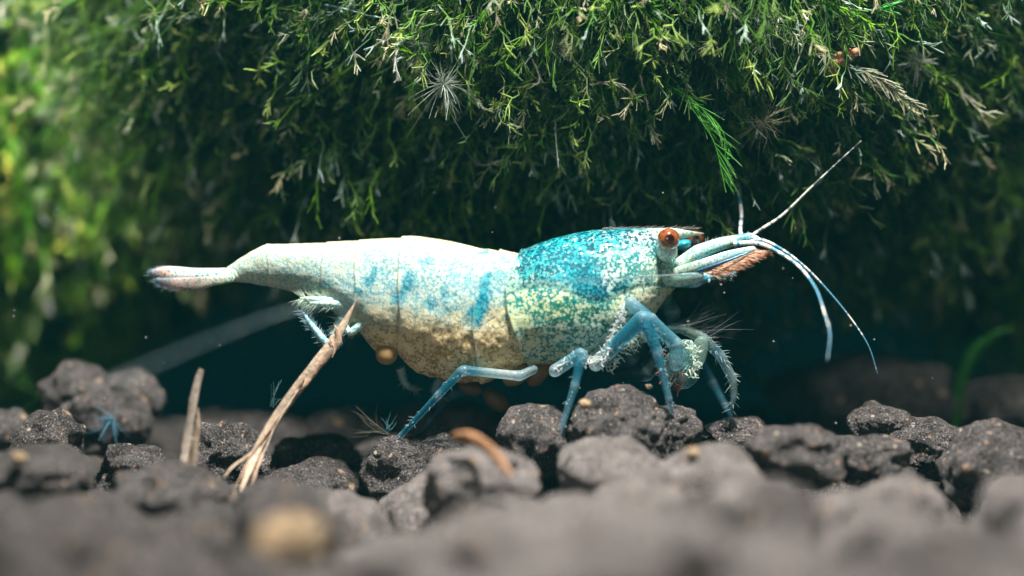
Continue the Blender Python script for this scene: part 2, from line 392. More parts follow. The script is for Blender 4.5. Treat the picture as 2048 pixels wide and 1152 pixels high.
def chip(px, py, y, r, label, m=M_ORANGE, seed=3):
    c = P(px, py, y); o = link('gravel_chip', stone_mesh(r, r * .9, r * .8, seed, 3, .2), m, loc=tuple(c)); tag(o, label, 'gravel chip', 'pale gravel chips')
chip(575, 1092, -11.5, .56, 'large blurred orange gravel chip at the bottom edge of the foreground', seed=4)
chip(38, 916, -4.6, .15, 'small pale orange chip on the broad lower left pebble', seed=5)
chip(2025, 1000, -3.5, .2, 'cream orange chip low at the right edge', seed=6)
chip(1298, 773, -1.0, .07, 'tiny pink chip on the crown of the largest pebble', seed=7)
chip(1170, 808, -1.9, .12, 'pale chip on the left face of the largest pebble', seed=8)
chip(1385, 905, -4.5, .13, 'blurred orange chip in front of the low pebble', seed=12)

# ---------------------------------------------------------------- shrimp body
SH = thing('shrimp', tuple(P(1000, 600, 0)), 'blue and cream dwarf shrimp with brown eyes walking over the pebbles', 'shrimp')
ST = np.array([  # px, top, bottom, half width (px)
 (438,547,556,3),(446,540,560,12),(462,530,563,18),(480,517,565,22),(500,505,567,28),(530,488,572,36),(580,487,582,43),(620,486,592,48),(652,484.5,610,52),
 (674,484,628,56),(694,482,650,60),(722,481,667,64),(750,478,704,68),(775,476.5,708,71),(796,475.5,704,73),(812,474,726,75),(835,473,745,78),(880,478,758,82),(920,486,767,84),(960,495,764,83),(1000,502,752,82),
 (1035,506,735,84),(1050,504,726,88),(1075,491,724,92),(1110,477,728,95),(1150,467,728,97),(1200,460,716,94),(1250,457,690,84),(1290,458,655,70),(1315,462,620,56),
 (1335,478,592,42),(1348,503,580,28),(1356,530,566,8)], float)
BND = [([490,540,580,620,660,725],[1047,1025,1010,1013,1025,1055],.075),([500,546,603,660,760],[1000,970,948,945,960],.045),([500,554,620,700],[970,944,930,925],.012),
       ([470,573,634,740],[803,799,803,792],.028),([478,535,585,660],[718,713,715,695],.018),([482,535,600],[654,647,645],.016),([486,530,575],[532,541,536],.012)]
def bx(k, py): return np.interp(py, BND[k][0], BND[k][1])
def sm(a, b, x): t = np.clip((x - a) / (b - a), 0, 1); return t * t * (3 - 2 * t)
def body():
    nu, nv = 860, 200
    # dense monotone resample
    u = np.linspace(ST[0, 0], ST[-1, 0], nu)
    ew = np.concatenate([ST[0, 0] + 14 * np.linspace(0, 1, 14)[:-1] ** 2, u[(u > ST[0, 0] + 14) & (u < ST[-1, 0] - 14)], ST[-1, 0] - 14 * (1 - np.linspace(0, 1, 14)) ** 2]); u = ew; nu = len(u)
    def ip(c):
        d = np.interp(u, ST[:, 0], ST[:, c]); k = np.ones(9) / 9
        pad = np.concatenate([np.full(4, d[0]), d, np.full(4, d[-1])]); e = np.convolve(pad, k, 'valid'); return e
    top, bot, hw = ip(1), ip(2), ip(3)
    th = np.linspace(0, 2 * np.pi, nv, endpoint=False)
    ct, s_ = np.cos(th), np.sin(th)
    zc = (top + bot) / 2; hh = (bot - top) / 2
    PX = np.repeat(u[:, None], nv, 1); PY = zc[:, None] - hh[:, None] * ct[None]
    yy = hw[:, None] * np.sign(s_) * np.abs(s_) ** .86
    vfr = (1 - ct[None]) / 2     # 0 top, 1 bottom
    yy = yy * (1 - .10 * sm(.6, 1, vfr))
    # plate relief
    off = np.zeros_like(PX); groove = np.zeros_like(PX)
    edges = [np.full_like(PX, 1400.)] + [bx(k, PY) for k in range(len(BND))] + [np.full_like(PX, 430.)]
    for k in range(len(BND)):
        amp = BND[k][2] * 100
        d = PX - edges[k + 1]                       # >0 : front plate side
        st = sm(-3, 3, d); off += amp * st * np.exp(-np.clip(d, 0, None) / 30.) - amp * .35 * (1 - st) * np.exp(np.clip(d, None, 0) / 10.)
        groove = np.maximum(groove, np.exp(-(d / 3.0) ** 2) * (amp / 5))
    # carapace groove line
    gl = np.interp(PX, [1005,1040,1070,1095,1130,1165,1195,1215,1240,1265,1300,1330],[597,582,573,573,583,597,604,601,588,576,571,566])
    dg = np.abs(PY - gl); on = (PX > 1012)
    g2 = np.where(on, np.exp(-(dg / 4.) ** 2), 0); off -= 1.6 * g2
    off += np.where(on, 1.6 * sm(0, 70, PY - gl) , 0)
    p3 = np.stack([PX.ravel() / 100, yy.ravel() / 100, PY.ravel() / 100], 1)
    off = off + (1.6 * fbm(p3 * 2.2, 3, 3)).reshape(PX.shape) + (.35 * noise(p3 * 14, 8)).reshape(PX.shape)
    off += np.where(~on, 2.5 * sm(600, 700, PY) * (fbm(p3 * 5, 2, 18)).reshape(PX.shape), 0)
    endf = np.minimum(sm(438, 455, PX), 1 - sm(1340, 1356, PX)); off = off * endf
    n_y = s_[None] * np.ones_like(PX); n_z = ct[None] * np.ones_like(PX)
    X = (PX - 1024) / 100; Y = (yy + off * n_y) / 100; Z = (576 - PY) / 100 + off * n_z / 100
    V = np.stack([X.ravel(), Y.ravel(), Z.ravel()], 1)
    i = np.arange(nu - 1)[:, None] * nv; j = np.arange(nv)[None]; k = (j + 1) % nv
    F = np.stack([i + j, i + nv + j, i + nv + k, i + k], -1).reshape(-1, 4)
    # pigment
    px, py = PX.ravel(), PY.ravel(); n = len(px); yv = yy.ravel() / 100
    q = np.stack([px / 100, yv, py / 100], 1)
    wx = px + 14 * fbm(q * 3.2, 4, 11) ; wy = py + 14 * fbm(q * 3.2 + 7, 4, 12)
    def C(*c): return np.array(c, float)[None] * np.ones((n, 1))
    def lay(base, col, f): return base + (np.array(col, float)[None] - base) * np.clip(f, 0, 1)[:, None]
    def blob(cx, cy, rx, ry, a=0, soft=.5):
        ca, sa = math.cos(math.radians(a)), math.sin(math.radians(a)); dx, dy = wx - cx, wy - cy
        dx, dy = (dx + px - cx) / 2, (dy + py - cy) / 2; r = np.sqrt(((dx * ca + dy * sa) / rx) ** 2 + ((-dx * sa + dy * ca) / ry) ** 2); return 1 - sm(1 - soft, 1 + soft, r)
    isc = sm(-3, 3, px - np.interp(py, BND[0][0], BND[0][1])) * .55 + .45 * sm(-45, 25, wx - np.interp(py, BND[0][0], BND[0][1]))
    # abdomen
    U = C(.33, .52, .48); O = C(.54, .53, .35); D = np.full(n, .66); G = np.full(n, .9)
    D = D + .12 * (1 - sm(480, 520, py))
    mid = sm(505, 550, wy) * (1 - sm(590, 625, wy)); U = lay(U, (.20, .44, .46), mid * .8); O = lay(O, (.46, .58, .50), mid * .7)
    low = sm(590, 690, wy + 10 * noise(q * 1.3, 44)) * sm(680, 760, wx); U = lay(U, (.56, .37, .13), low * .95); O = lay(O, (.84, .66, .35), low); D = D + .06 * low
    deep = sm(690, 760, wy) * sm(760, 820, wx); U = lay(U, (.38, .24, .095), deep); O = lay(O, (.80, .62, .33), deep * .7)
    for kb in (1, 3, 4, 5, 6):
        db = px - bx(kb, py); fr = np.exp(-np.clip(db, 0, None) / 9.) * (db > 0); ba = np.exp(np.clip(db, None, 0) / 6.) * (db <= 0)
        D = D + .22 * fr; O = lay(O, (.70, .70, .54), fr * .6); U = lay(U, (.25, .38, .32), ba * .15); D = D - .05 * ba
    sl = 1 - sm(640, 780, px); U = lay(U, (.42, .58, .54), sl * .6)
    rim = 1 - sm(0, 12, py - np.interp(px, ST[:, 0], ST[:, 1])); O = lay(O, (.60, .52, .30), rim * .8); U = lay(U, (.5, .42, .24), rim * .7)
    for cx, cy, rx, ry, a, w in ((966,595,14,46,18,1),(955,625,16,20,0,1),(972,566,8,22,15,.8),(815,575,13,34,12,.95),(797,600,14,10,0,.9),(742,562,12,12,0,.9),(718,583,8,8,0,1),(750,548,6,16,0,.6),
                          (862,606,15,10,0,.85),(893,592,10,16,0,.5),(900,618,26,7,-8,.7),(885,585,5,8,0,.8),(912,585,5,6,0,.8),(858,520,10,8,0,.5),(968,505,13,6,-20,.8),(657,568,14,10,0,.7),(990,520,5,8,0,.4),
                          (565,540,20,10,0,.25),(640,545,14,12,0,.25),(775,538,8,18,0,.35),(935,640,14,14,0,.5),(895,640,6,10,0,.4)):
        f = blob(cx, cy, rx, ry, a, .55) * w; U = lay(U, (.0, .20, .27), f); O = lay(O, (.02, .33, .38), f * .92); 
    # tail end: glassy cream
    tl = 1 - sm(520, 640, px); U = lay(U, (.52, .66, .52), tl * .5); O = lay(O, (.60, .62, .46), tl * .6)
    # carapace
    above = 1 - sm(-16, 12, wy * .35 + py * .65 - gl.ravel())
    Uc = C(.01, .26, .25); Oc = C(.60, .68, .38); Dc = np.full(n, .70) + .10 * (1 - sm(1020, 1110, wx))
    lowc = sm(640, 700, wy); Oc = lay(Oc, (.58, .64, .44), lowc); Uc = lay(Uc, (.10, .30, .24), lowc)
    Uc = lay(Uc, (.02, .20, .08), blob(1135, 622, 80, 22, 10, .8) * .6); Dc = Dc - .07 * blob(1135, 620, 85, 26, 10, .8)
    Oc = lay(Oc, (.55, .82, .80), blob(1180, 665, 60, 40, 0, .8) * .6)
    Oc = lay(Oc, (.80, .74, .50), blob(1290, 600, 48, 26, 0, .6)); Uc = lay(Uc, (.25, .35, .25), blob(1290, 600, 48, 26, 0, .6)); 
    Dc = Dc + .12 * blob(1290, 600, 48, 30, 0, .6)
    Uc = lay(Uc, (0, .15, .2), blob(1060, 700, 40, 30, 0, .8) * .5)
    # above line
    Ua = C(.0, .06, .08); Oa = C(.0, .33, .33); Da = np.full(n, .66)
    Oa = lay(Oa, (.30, .48, .38), .6 * sm(1240, 1300, wx))
    Ua = lay(Ua, (.0, .07, .11), (1 - sm(475, 505, wy)) * .9)
    f = blob(1150, 545, 62, 46, 12, .5); Ua = lay(Ua, (.0, .15, .19), f); Oa = lay(Oa, (.0, .33, .37), f)
    f = blob(1190, 572, 30, 30, 0, .5); Ua = lay(Ua, (.0, .11, .17), f * .6); Oa = lay(Oa, (.0, .24, .30), f * .6)
    f = blob(1075, 520, 34, 26, -35, .6); Ua = lay(Ua, (.0, .10, .15), f * .8)
    f = blob(1265, 530, 58, 30, 0, .6); Ua = lay(Ua, (.03, .30, .30), f * .85); Oa = lay(Oa, (.58, .66, .50), f * .9); Da = Da - .04 * f
    f = blob(1215, 560, 16, 24, 0, .6); Oa = lay(Oa, (.8, .86, .75), f * .6)
    f = blob(1310, 545, 40, 24, 0, .6); Ua = lay(Ua, (.15, .34, .28), f); Oa = lay(Oa, (.62, .66, .46), f); Da = Da - .02 * f
    f = blob(1240, 503, 46, 6, -6, .7); Oa = lay(Oa, (.8, .86, .7), f * .8); Ua = lay(Ua, (.3, .55, .5), f * .7)
    f = .5 * blob(1020, 565, 14, 50, 5, .6); Oa = lay(Oa, (.7, .76, .45), f * .8); Ua = lay(Ua, (.2, .42, .35), f * .8); Da = Da + .15 * f
    f = blob(1300, 472, 50, 10, 0, .6); Oa = lay(Oa, (.75, .78, .5), f * .8)
    Uc = lay(Uc, (0, 0, 0), np.zeros(n)); Uc = Uc + (Ua - Uc) * above[:, None]; Oc = Oc + (Oa - Oc) * above[:, None]; Dc = Dc + (Da - Dc) * above
    spk = sm(.35, .6, fbm(q * 14, 2, 61)) * isc * above; Oc = lay(Oc, (.46, .58, .42), spk * .75)
    line = g2.ravel() * .30; Uc = lay(Uc, (.0, .10, .12), line); Oc = lay(Oc, (.02, .18, .18), line)
    U = U + (Uc - U) * isc[:, None]; O = O + (Oc - O) * isc[:, None]; D = D + (Dc - D) * isc
    gv = np.clip(groove.ravel(), 0, 1) * .22; U = lay(U, (.3, .42, .36), gv * (1 - isc)); O = lay(O, (.5, .55, .4), gv * (1 - isc))
    me = make_mesh('body', V, F, {'under': U, 'over': O, 'dens': D, 'grain': G})
    return link('body', me, M_BODY, SH)
BODY = body()

# ---------------------------------------------------------------- shrimp parts
def pts(L):  # list of (px, py, y[, radius px])
    return np.array([P(a[0], a[1], a[2]) for a in L])
def limb(name, L, cols, mat_, sides=14, n=40, flat=None, parent=SH, bulge=True, clear=None):
    A = np.array([list(P(a[0], a[1], a[2])) + [a[3] / (124 if mat_ is M_LEG else 100)] for a in L]); Q = []
    # straight segments with short rounded bends at the joints
    for i in range(len(A) - 1):
        t = np.linspace(0, 1, 12)[(0 if i == 0 else 1):]; seg = A[i] + (A[i + 1] - A[i]) * t[:, None]
        if bulge:
            seg[:, 3] *= 1 + .10 * np.exp(-(t / .07) ** 2) * (i > 0) + .10 * np.exp(-((1 - t) / .07) ** 2) - .05 * np.sin(np.pi * t)
        Q.append(seg)
    Q = np.concatenate(Q); Q[1:-1, :3] = .25 * Q[:-2, :3] + .5 * Q[1:-1, :3] + .25 * Q[2:, :3]
    Q = spline(Q, max(n, 3 * len(Q)))
    dl = np.concatenate([[0], np.cumsum(np.linalg.norm(np.diff(Q[:, :3], axis=0), axis=1))]); tot = dl[-1]
    uu = np.concatenate([np.linspace(0, 1, 9)[:-1] ** 2 * Q[0, 3] * 1.2, np.linspace(Q[0, 3] * 1.2, tot - Q[-1, 3] * 1.2, len(Q)), tot - np.linspace(1, 0, 9)[1:] ** 2 * Q[-1, 3] * 1.2])
    sgp = np.interp(uu, dl, np.linspace(0, len(A) - 1, len(Q))); Q = np.array([np.interp(uu, dl, Q[:, c_]) for c_ in range(4)]).T
    e0 = np.clip(uu / Q[0, 3] / 1.1, 0, 1); e1 = np.clip((tot - uu) / Q[-1, 3] / 1.1, 0, 1); e = np.minimum(e0, e1); Q[:, 3] *= np.sqrt(e * (2 - e)) + .01
    seg = np.linspace(0, len(A) - 1, len(Q)); Cc = np.array([np.interp(seg, np.linspace(0, len(A) - 1, len(cols)), [c[j] for c in cols]) for j in range(3)]).T
    # pale joints
    d = np.min(np.linalg.norm(Q[:, None, :3] - A[None, 1:-1, :3], axis=2), axis=1) if len(A) > 2 else np.full(len(Q), 9)
    w = np.exp(-(d / .08) ** 2)[:, None] * .6; Cc = Cc * (1 - w) + np.array([.50, .70, .74]) * w
    mb = MB(); mb.tube(Q[:, :3], Q[:, 3], sides, Cc, flat); return mb.build(name, mat_, parent), Q
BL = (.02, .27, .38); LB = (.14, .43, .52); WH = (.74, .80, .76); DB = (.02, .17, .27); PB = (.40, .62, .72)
def hairs(name, L, mat_=None, parent=SH):
    mb = MB()
    for p0, d, ln, r, c in L:
        p0 = np.asarray(p0, float); d = np.asarray(d, float); d /= np.linalg.norm(d)
        bend = RNG.normal(0, .12, 3); t = np.linspace(0, 1, 4)[:, None]
        mb.tube(p0 + d * ln * t + bend * ln * t * t, np.array([r, r * .8, r * .5, r * .15]), 3, c)
    return mb.build(name, mat_ or M_HAIR, parent, 'stuff')
def leg_hairs(Q, n, ln, parent, c=(.6, .75, .8), lo=.35, hi=1.0):
    H = []
    for _ in range(n):
        i = int(RNG.uniform(lo, hi) * (len(Q) - 2)); T = Q[i + 1, :3] - Q[i, :3]; T /= np.linalg.norm(T) + 1e-9
        a = np.cross(T, RNG.normal(size=3)); a /= np.linalg.norm(a); H.append((Q[i, :3] + a * Q[i, 3] * .9, a + T * .6, ln * RNG.uniform(.5, 1.2), .006, c))
    return hairs('bristles', H, parent=parent)
# walking legs
g, Q = limb('walking_leg', [(1075,735,-.55,11),(1040,752,-.62,12),(925,740,-.75,11.5),(877,790,-.65,9),(800,873,-.25,6.5),(766,912,0,4)], [(.3,.5,.52),(.5,.62,.6),WH,(.55,.68,.66),BL,BL,BL,BL,BL,BL,BL,LB,PB], M_LEG); leg_hairs(Q, 46, .09, g)
g, Q = limb('walking_leg', [(1100,748,-.85,16),(1165,706,-1.1,15),(1150,770,-1.15,10),(1112,893,-1.1,6.5)], [WH,LB,BL,LB,PB,PB], M_LEG); leg_hairs(Q, 26, .09, g)
g, Q = limb('walking_leg', [(1182,738,-.85,18),(1288,634,-1.2,19),(1316,706,-1.25,12),(1338,800,-1.2,8),(1346,828,-1.1,4)], [WH,BL,BL,BL,LB,PB], M_LEG); leg_hairs(Q, 30, .09, g)
g, Q = limb('walking_leg', [(1252,598,-.85,15),(1300,640,-.95,17),(1352,688,-.9,16),(1352,742,-.8,19)], [PB,BL,LB,LB,(.4,.6,.6)], M_LEG)
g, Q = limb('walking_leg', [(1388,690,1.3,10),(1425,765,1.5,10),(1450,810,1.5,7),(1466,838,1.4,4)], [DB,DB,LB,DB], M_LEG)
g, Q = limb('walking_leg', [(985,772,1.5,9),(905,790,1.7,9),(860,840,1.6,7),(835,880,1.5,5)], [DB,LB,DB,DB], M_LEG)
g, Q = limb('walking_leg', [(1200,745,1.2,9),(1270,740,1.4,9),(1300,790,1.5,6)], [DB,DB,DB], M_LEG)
g, Q = limb('mouth_leg', [(1318,662,-.1,12),(1360,655,-.15,13),(1405,675,-.2,14),(1442,712,-.25,12),(1466,760,-.2,11),(1468,795,-.15,8),(1461,820,-.1,2)], [LB,(.42,.6,.52),(.5,.62,.45),DB,(.35,.5,.48),(.35,.45,.4),PB], M_LEG, bulge=False)
leg_hairs(Q, 70, .16, g, (.55, .6, .5))
H = []
for k in range(60):
    t = RNG.uniform(0, 1); H.append((P(1345 + 75 * t, 650 + 28 * t * t, -.1 + RNG.normal(0, .12)), (.75, RNG.normal(0, .2), .35 + RNG.normal(0, .2)), RNG.uniform(.3, .9), .005, (.22, .26, .24)))
hairs('long_bristles', H)
# claws
def ellipsoid(name, c, r, mat_, col, parent=SH, rot=0, level=4, lump=0.0, colf=None, seed=1):
    V, F = ico(level); V = V.copy()
    if lump: V = V * (1 + lump * fbm(V * 2.2, 3, seed))[:, None]
    V0 = V; V = V * np.array(r); a = math.radians(rot); R = np.array([[math.cos(a), 0, -math.sin(a)], [0, 1, 0], [math.sin(a), 0, math.cos(a)]])
    V = V @ R.T; C = np.ones((len(V), 3)) * np.array(col)
    if colf is not None: C = colf(V0, C)
    return link(name, make_mesh(name, V + np.asarray(c), F, {'col': C}), mat_, parent)
cl = ellipsoid('claw', P(1372, 706, -.55), (.24, .18, .27), M_CLEAR, (.45, .75, .68), rot=10)
ellipsoid('claw_palm', P(1362, 738, -.5), (.36, .2, .40), M_CLEAR, (.25, .50, .45), parent=cl, rot=22)
ellipsoid('claw_finger', P(1397, 706, -.5), (.17, .12, .34), M_CLEAR, (.6, .78, .6), parent=cl, rot=-14)
ellipsoid('claw_tip', P(1356, 764, -.5), (.20, .12, .16), M_CLEAR, (.75, .16, .06), parent=cl, rot=30)
cl = ellipsoid('claw', P(1330, 735, .2), (.16, .14, .34), M_CLEAR, (.3, .42, .4), rot=0)
mb = MB()
for k in range(46):
    a = P(1345 + RNG.normal(0, 14), 738 + RNG.normal(0, 14), -.55 + RNG.normal(0, .1)); mb.tube(np.array([a, a + RNG.normal(0, .06, 3), a + RNG.normal(0, .13, 3)]), .012, 3, (.62, .12, .04) if k % 2 else (.4, .5, .4))
mb.build('claw_brush', M_HAIR, SH, 'stuff')
def rim(name, c, rx, rz, rot, col):
    t = np.linspace(0, 2 * np.pi, 40); a = math.radians(rot); X = rx * np.cos(t); Z = rz * np.sin(t); w = 1 + .04 * np.sin(t * 3)
    Q = np.stack([c[0] + (X * math.cos(a) - Z * math.sin(a)) * w, c[1] + 0 * t, c[2] + (X * math.sin(a) + Z * math.cos(a)) * w], 1)
    m_ = MB(); m_.tube(Q, .016, 6, col); m_.build(name, M_PART, SH)
# white ridge up the leg base and speckled gill edge
def flecks(name, cs, n, spread, r, col, y):
    mb = MB()
    for k in range(n):
        i = RNG.integers(0, len(cs) - 1); t = RNG.uniform(); c = np.array(cs[i]) * (1 - t) + np.array(cs[i + 1]) * t
        p = P(c[0] + RNG.normal(0, spread), c[1] + RNG.normal(0, spread), y + RNG.normal(0, .02)); 
        for q in range(4):
            mb.tube(np.array([p, p + RNG.normal(0, r, 3)]), np.array([.012, .004]), 3, col)
    return mb.build(name, M_HAIR, SH, 'stuff')
flecks('white_flecks', [(1248,612),(1238,650),(1215,690)], 60, 3, .05, (.8, .86, .82), -1.02)
flecks('white_flecks', [(1210,735),(1260,690),(1300,670),(1335,690)], 110, 7, .05, (.6, .7, .6), -.80)
flecks('white_flecks', [(1365,690),(1385,700),(1392,730),(1380,752)], 60, 6, .04, (.8, .9, .75), -.72)
flecks('white_flecks', [(1110,742),(1150,720),(1190,725),(1230,690)], 70, 6, .05, (.85, .9, .85), -1.08)
# dim mouth parts and lower jaw legs between the front legs
g, Q = limb('mouth_part', [(1325,590,0,22),(1345,625,0,20),(1340,660,0,14)], [(.02,.16,.17),(.02,.12,.13),(.03,.12,.12)], M_LEG)
g, Q = limb('mouth_part', [(1300,650,.1,20),(1260,715,.1,22),(1180,735,.1,16)], [(.03,.16,.16),(.05,.14,.12),(.06,.12,.1)], M_LEG)
g, Q = limb('mouth_part', [(1340,690,.2,16),(1290,745,.2,18),(1210,752,.2,12)], [(.06,.16,.14),(.10,.12,.09),(.05,.1,.09)], M_CLEAR)
# eyes
def eye(px, py, y, r):
    st, _ = limb('eye_stalk', [(px - 16, py + 36, y + .4, r * .6), (px, py + 20, y + .08, r * .95), (px + 1, py + 8, y + .02, r * 1.0)], [(.0,.25,.4),(.55,.72,.55),(.75,.85,.7)], M_PART, bulge=False, sides=24)
    def cf(V0, C):
        d = V0 @ np.array([0.05, -.97, .02]); n = fbm(V0 * 5, 3, 4)
        C = np.array([.26, .068, .020])[None] * (1 + .5 * n[:, None]); 
        f = sm(.84, .92, d + .02 * n)[:, None]; C = C * (1 - f * .93)
        lo = (1 - sm(-.80, -.55, V0[:, 2]))[:, None]; C = C * (1 - lo) + np.array([.62, .52, .30]) * lo
        return C
    return ellipsoid('eye', P(px, py, y), (r / 100,) * 3, M_EYE, (1, 1, 1), parent=SH, level=6, colf=cf), st
M_EYE = vcol_mat('eye_lens', rough=.10, spec=.8, coat=1.0, noise_amt=.35, nscale=22, sss=.15)
eye(1337, 479, -.72, 22.5)
eye(1390, 479, .75, 19)
ellipsoid('eye_base', P(1366, 489, .35), (.17, .2, .10), M_PART, (.03, .34, .42), rot=15)
# rostrum with teeth
mb = MB()
top_ = np.array([P(a, b, 0) for a, b in ((1150,468),(1250,459),(1320,459),(1365,460),(1408,462))]); q = spline(top_, 40); k = np.linspace(0, 1, 40)
q[:, 2] -= .10 * np.sin(np.pi * np.clip(k, 0, 1)) * .6 + .05
mb.tube(q, np.interp(k, [0, .4, .75, 1], [.04, .13, .13, .01]), 14, np.array([np.interp(k, [0, .5, .7, 1], c) for c in ([.02, .02, .65, .30], [.22, .25, .72, .28], [.26, .28, .52, .2])]).T, (1, .5))
ros = mb.build('rostrum', M_PART, SH)
H = [(P(1205 + k * 7.2, 458 + (.5 if k > 20 else 0), RNG.normal(0, .01)), (-.75 if k < 18 else .9, 0, .38), .15, .013, (.25, .22, .2)) for k in range(27)]
hairs('rostrum_teeth', [(p, (.8, 0, .35) if True else d, l, r, c) for p, d, l, r, c in H], parent=ros)
# head front: peduncles, antennal scale, palps
CR = (.52, .60, .44); TE = (.01, .22, .28)
g, Q = limb('antennule_base', [(1350,535,-.30,13),(1395,505,-.32,15),(1440,488,-.30,13),(1500,474,-.25,9),(1520,480,-.25,5)], [CR,CR,(.45,.7,.62),CR,TE,WH], M_PART, bulge=False)
leg_hairs(Q, 50, .10, g, (.5, .6, .5), .1)
g, Q = limb('antennule_base', [(1360,525,.35,12),(1410,498,.35,13),(1480,478,.3,10)], [CR,(.3,.6,.6),TE], M_PART, bulge=False)
def blade(name, L, width, thick, col, mat_, parent=SH, side=None, sides=16):
    A = spline(np.array([list(P(a[0], a[1], a[2])) + [a[3] / 100] for a in L]), 46); k = np.linspace(0, 1, 46)
    e = np.clip(np.minimum(k, 1 - k) / .04, 0, 1); A[:, 3] *= np.sqrt(e * (2 - e)) + .01
    mb = MB(); C = np.array([np.interp(k, np.linspace(0, 1, len(col)), [c[j] for c in col]) for j in range(3)]).T
    mb.tube(A[:, :3], A[:, 3], sides, C, (1, thick)); return mb.build(name, mat_, parent), A
sc, A = blade('antennal_scale', [(1345,548,-.62,11),(1400,530,-.70,10),(1460,510,-.66,9),(1512,496,-.58,5)], 1, .35, [CR, CR, WH, (.4,.7,.7), WH], M_PART)
b2, _ = blade('scale_ridge', [(1392,543,-.76,2.6),(1440,527,-.76,2.6),(1500,504,-.68,1.6)], 1, .5, [(.0,.08,.14), (.0,.10,.18), (.0,.2,.26)], M_PART, parent=sc)
H = []
for k in range(900):   # orange comb of setae under and beyond the scale
    t = RNG.uniform(0, 1) ** .8; bxp = 1408 + 108 * t; byp = 541 - 45 * t + RNG.uniform(0, 4)
    lx = 17 + 6 * (1 - t); dirv = np.array([.95, RNG.normal(-.03, .05), -.22 + .12 * t + RNG.normal(0, .03)])
    c = np.array([.88, .50, .28]) * RNG.uniform(.6, 1.25) if RNG.uniform() < .8 else np.array([.75, .6, .5])
    H.append((P(bxp, byp + 4, -.66), dirv, (lx + RNG.uniform(-6, 6)) / 100 * 1.35, .008, c))
hairs('comb_fringe', H, parent=sc)
blade('comb_web', [(1400,541,-.63,2),(1440,538,-.63,10),(1485,522,-.60,13),(1512,506,-.57,10),(1522,502,-.56,3)], 1, .12, [(.55,.24,.10),(.78,.36,.16),(.82,.42,.22),(.75,.5,.32)], M_HAIR, parent=sc)
blade('head_plate', [(1325,545,-.40,20),(1350,553,-.52,21),(1385,550,-.58,18),(1408,548,-.58,12)], 1, .6, [CR,(.42,.56,.42),(.40,.58,.50),(.50,.62,.58)], M_PART)
g, Q = limb('antenna_base', [(1340,562,-.35,14),(1390,562,-.38,14),(1420,551,-.36,10),(1472,546,-.33,8.5)], [TE,(.02,.22,.26),TE,(.04,.38,.38),TE], M_PART, bulge=False); leg_hairs(Q, 20, .1, g, (.6, .7, .7), .8)
ellipsoid('bead', P(1418, 560, -.66), (.03, .03, .06), M_PART, (.7, .8, .95))
g, Q = limb('antenna_base', [(1345,560,.2,15),(1385,556,.3,13),(1420,548,.3,9)], [TE,(.02,.2,.24),TE], M_PART, bulge=False)
# feelers
def feeler(L, r0, r1, bands=40, dark=(.10,.30,.42), pale=(.88,.86,.76), n=220, name='feeler', fade=None, mat_=None):
    A = spline(pts(L), n); k = np.linspace(0, 1, n); r = r0 + (r1 - r0) * k ** .8
    b = noise(np.stack([k * bands, k * 0, k * 0], 1), 5 + len(L)) + .25 * np.sin(k * bands * 6); f = sm(-.25, .25, b + (.5 - k) * 1.0)[:, None]
    r = r * (1 + .07 * np.sin(k * n * 1.3))
    C = np.array(dark)[None] * (1 - f) + np.array(pale)[None] * f
    mb = MB(); mb.tube(A, r, 8, C); return mb.build(name, mat_ or M_ANT, SH)
feeler([(1505,474,-.25),(1482,468,.2),(1483,430,.6),(1480,400,1.0),(1470,340,2.0),(1452,280,3.2),(1425,215,4.6),(1400,170,6)], .046, .014)
feeler([(1495,478,0),(1520,460,.1),(1565,430,.2),(1620,377,.15),(1672,328,.1),(1722,282,.3)], .042, .008, dark=(.14,.16,.15), pale=(.7,.72,.6))
feeler([(1470,482,-.3),(1520,480,-.28),(1560,497,-.25),(1605,530,-.2),(1650,575,-.1),(1700,635,0),(1736,690,0),(1755,746,.05)], .046, .009)
feeler([(1468,487,-.4),(1518,487,-.6),(1560,506,-.9),(1600,535,-1.3),(1632,578,-1.9),(1650,630,-2.4),(1660,668,-2.7),(1655,720,-3.1)], .052, .006)
feeler([(1398,549,-.75),(1330,551,-1.5),(1250,556,-2.4),(1150,562,-3.4),(900,575,-5.0),(620,612,-7.0),(420,680,-8.6),(200,775,-10.2)], .014, .010, dark=(.14,.22,.24), pale=(.26,.34,.36))
# tail fan
blade('telson', [(510,546,0,15),(460,547,0,12),(420,546,0,10),(360,544,.05,8),(322,543,.1,4)], 1, .8, [CR,(.85,.8,.55),(.95,.93,.85),WH], M_PART)
for s in (-1, 1):
    tf, _ = blade('uropod', [(490,550,.12*s,11),(450,549,.2*s,11),(410,548 + (1 - s) * 1,.35*s,10),(355,547 + (1 - s) * 1,.6*s,14),(322,546 + (1 - s) * 1,.75*s,13),(297,545,.85*s,4)], 1, .45, [CR,(.8,.78,.6),(.9,.9,.84),(.95,.95,.9),(.95,.95,.9),(.75,.42,.3),(.10,.20,.26)], M_PART)
    t2, B2 = blade('uropod', [(470,556,.2*s,8),(425,562,.55*s,10),(385,568,.9*s,14),(345,568,1.25*s,13),(308,560,1.5*s,4)], 1, .3, [CR,(.55,.48,.36),(.36,.27,.22),(.62,.42,.34),(.14,.2,.26)], M_PART)
    for bl_, par in ((_, tf), (B2, t2)):
        hairs('tail_fringe', [(bl_[i_, :3] + np.array([0, 0, RNG.uniform(-1, 1) * bl_[i_, 3]]), (-.9, RNG.normal(0, .1), RNG.normal(-.05, .25)), RNG.uniform(.06, .16), .007, (.35, .48, .55)) for i_ in RNG.integers(32, 45, 46)], parent=par)
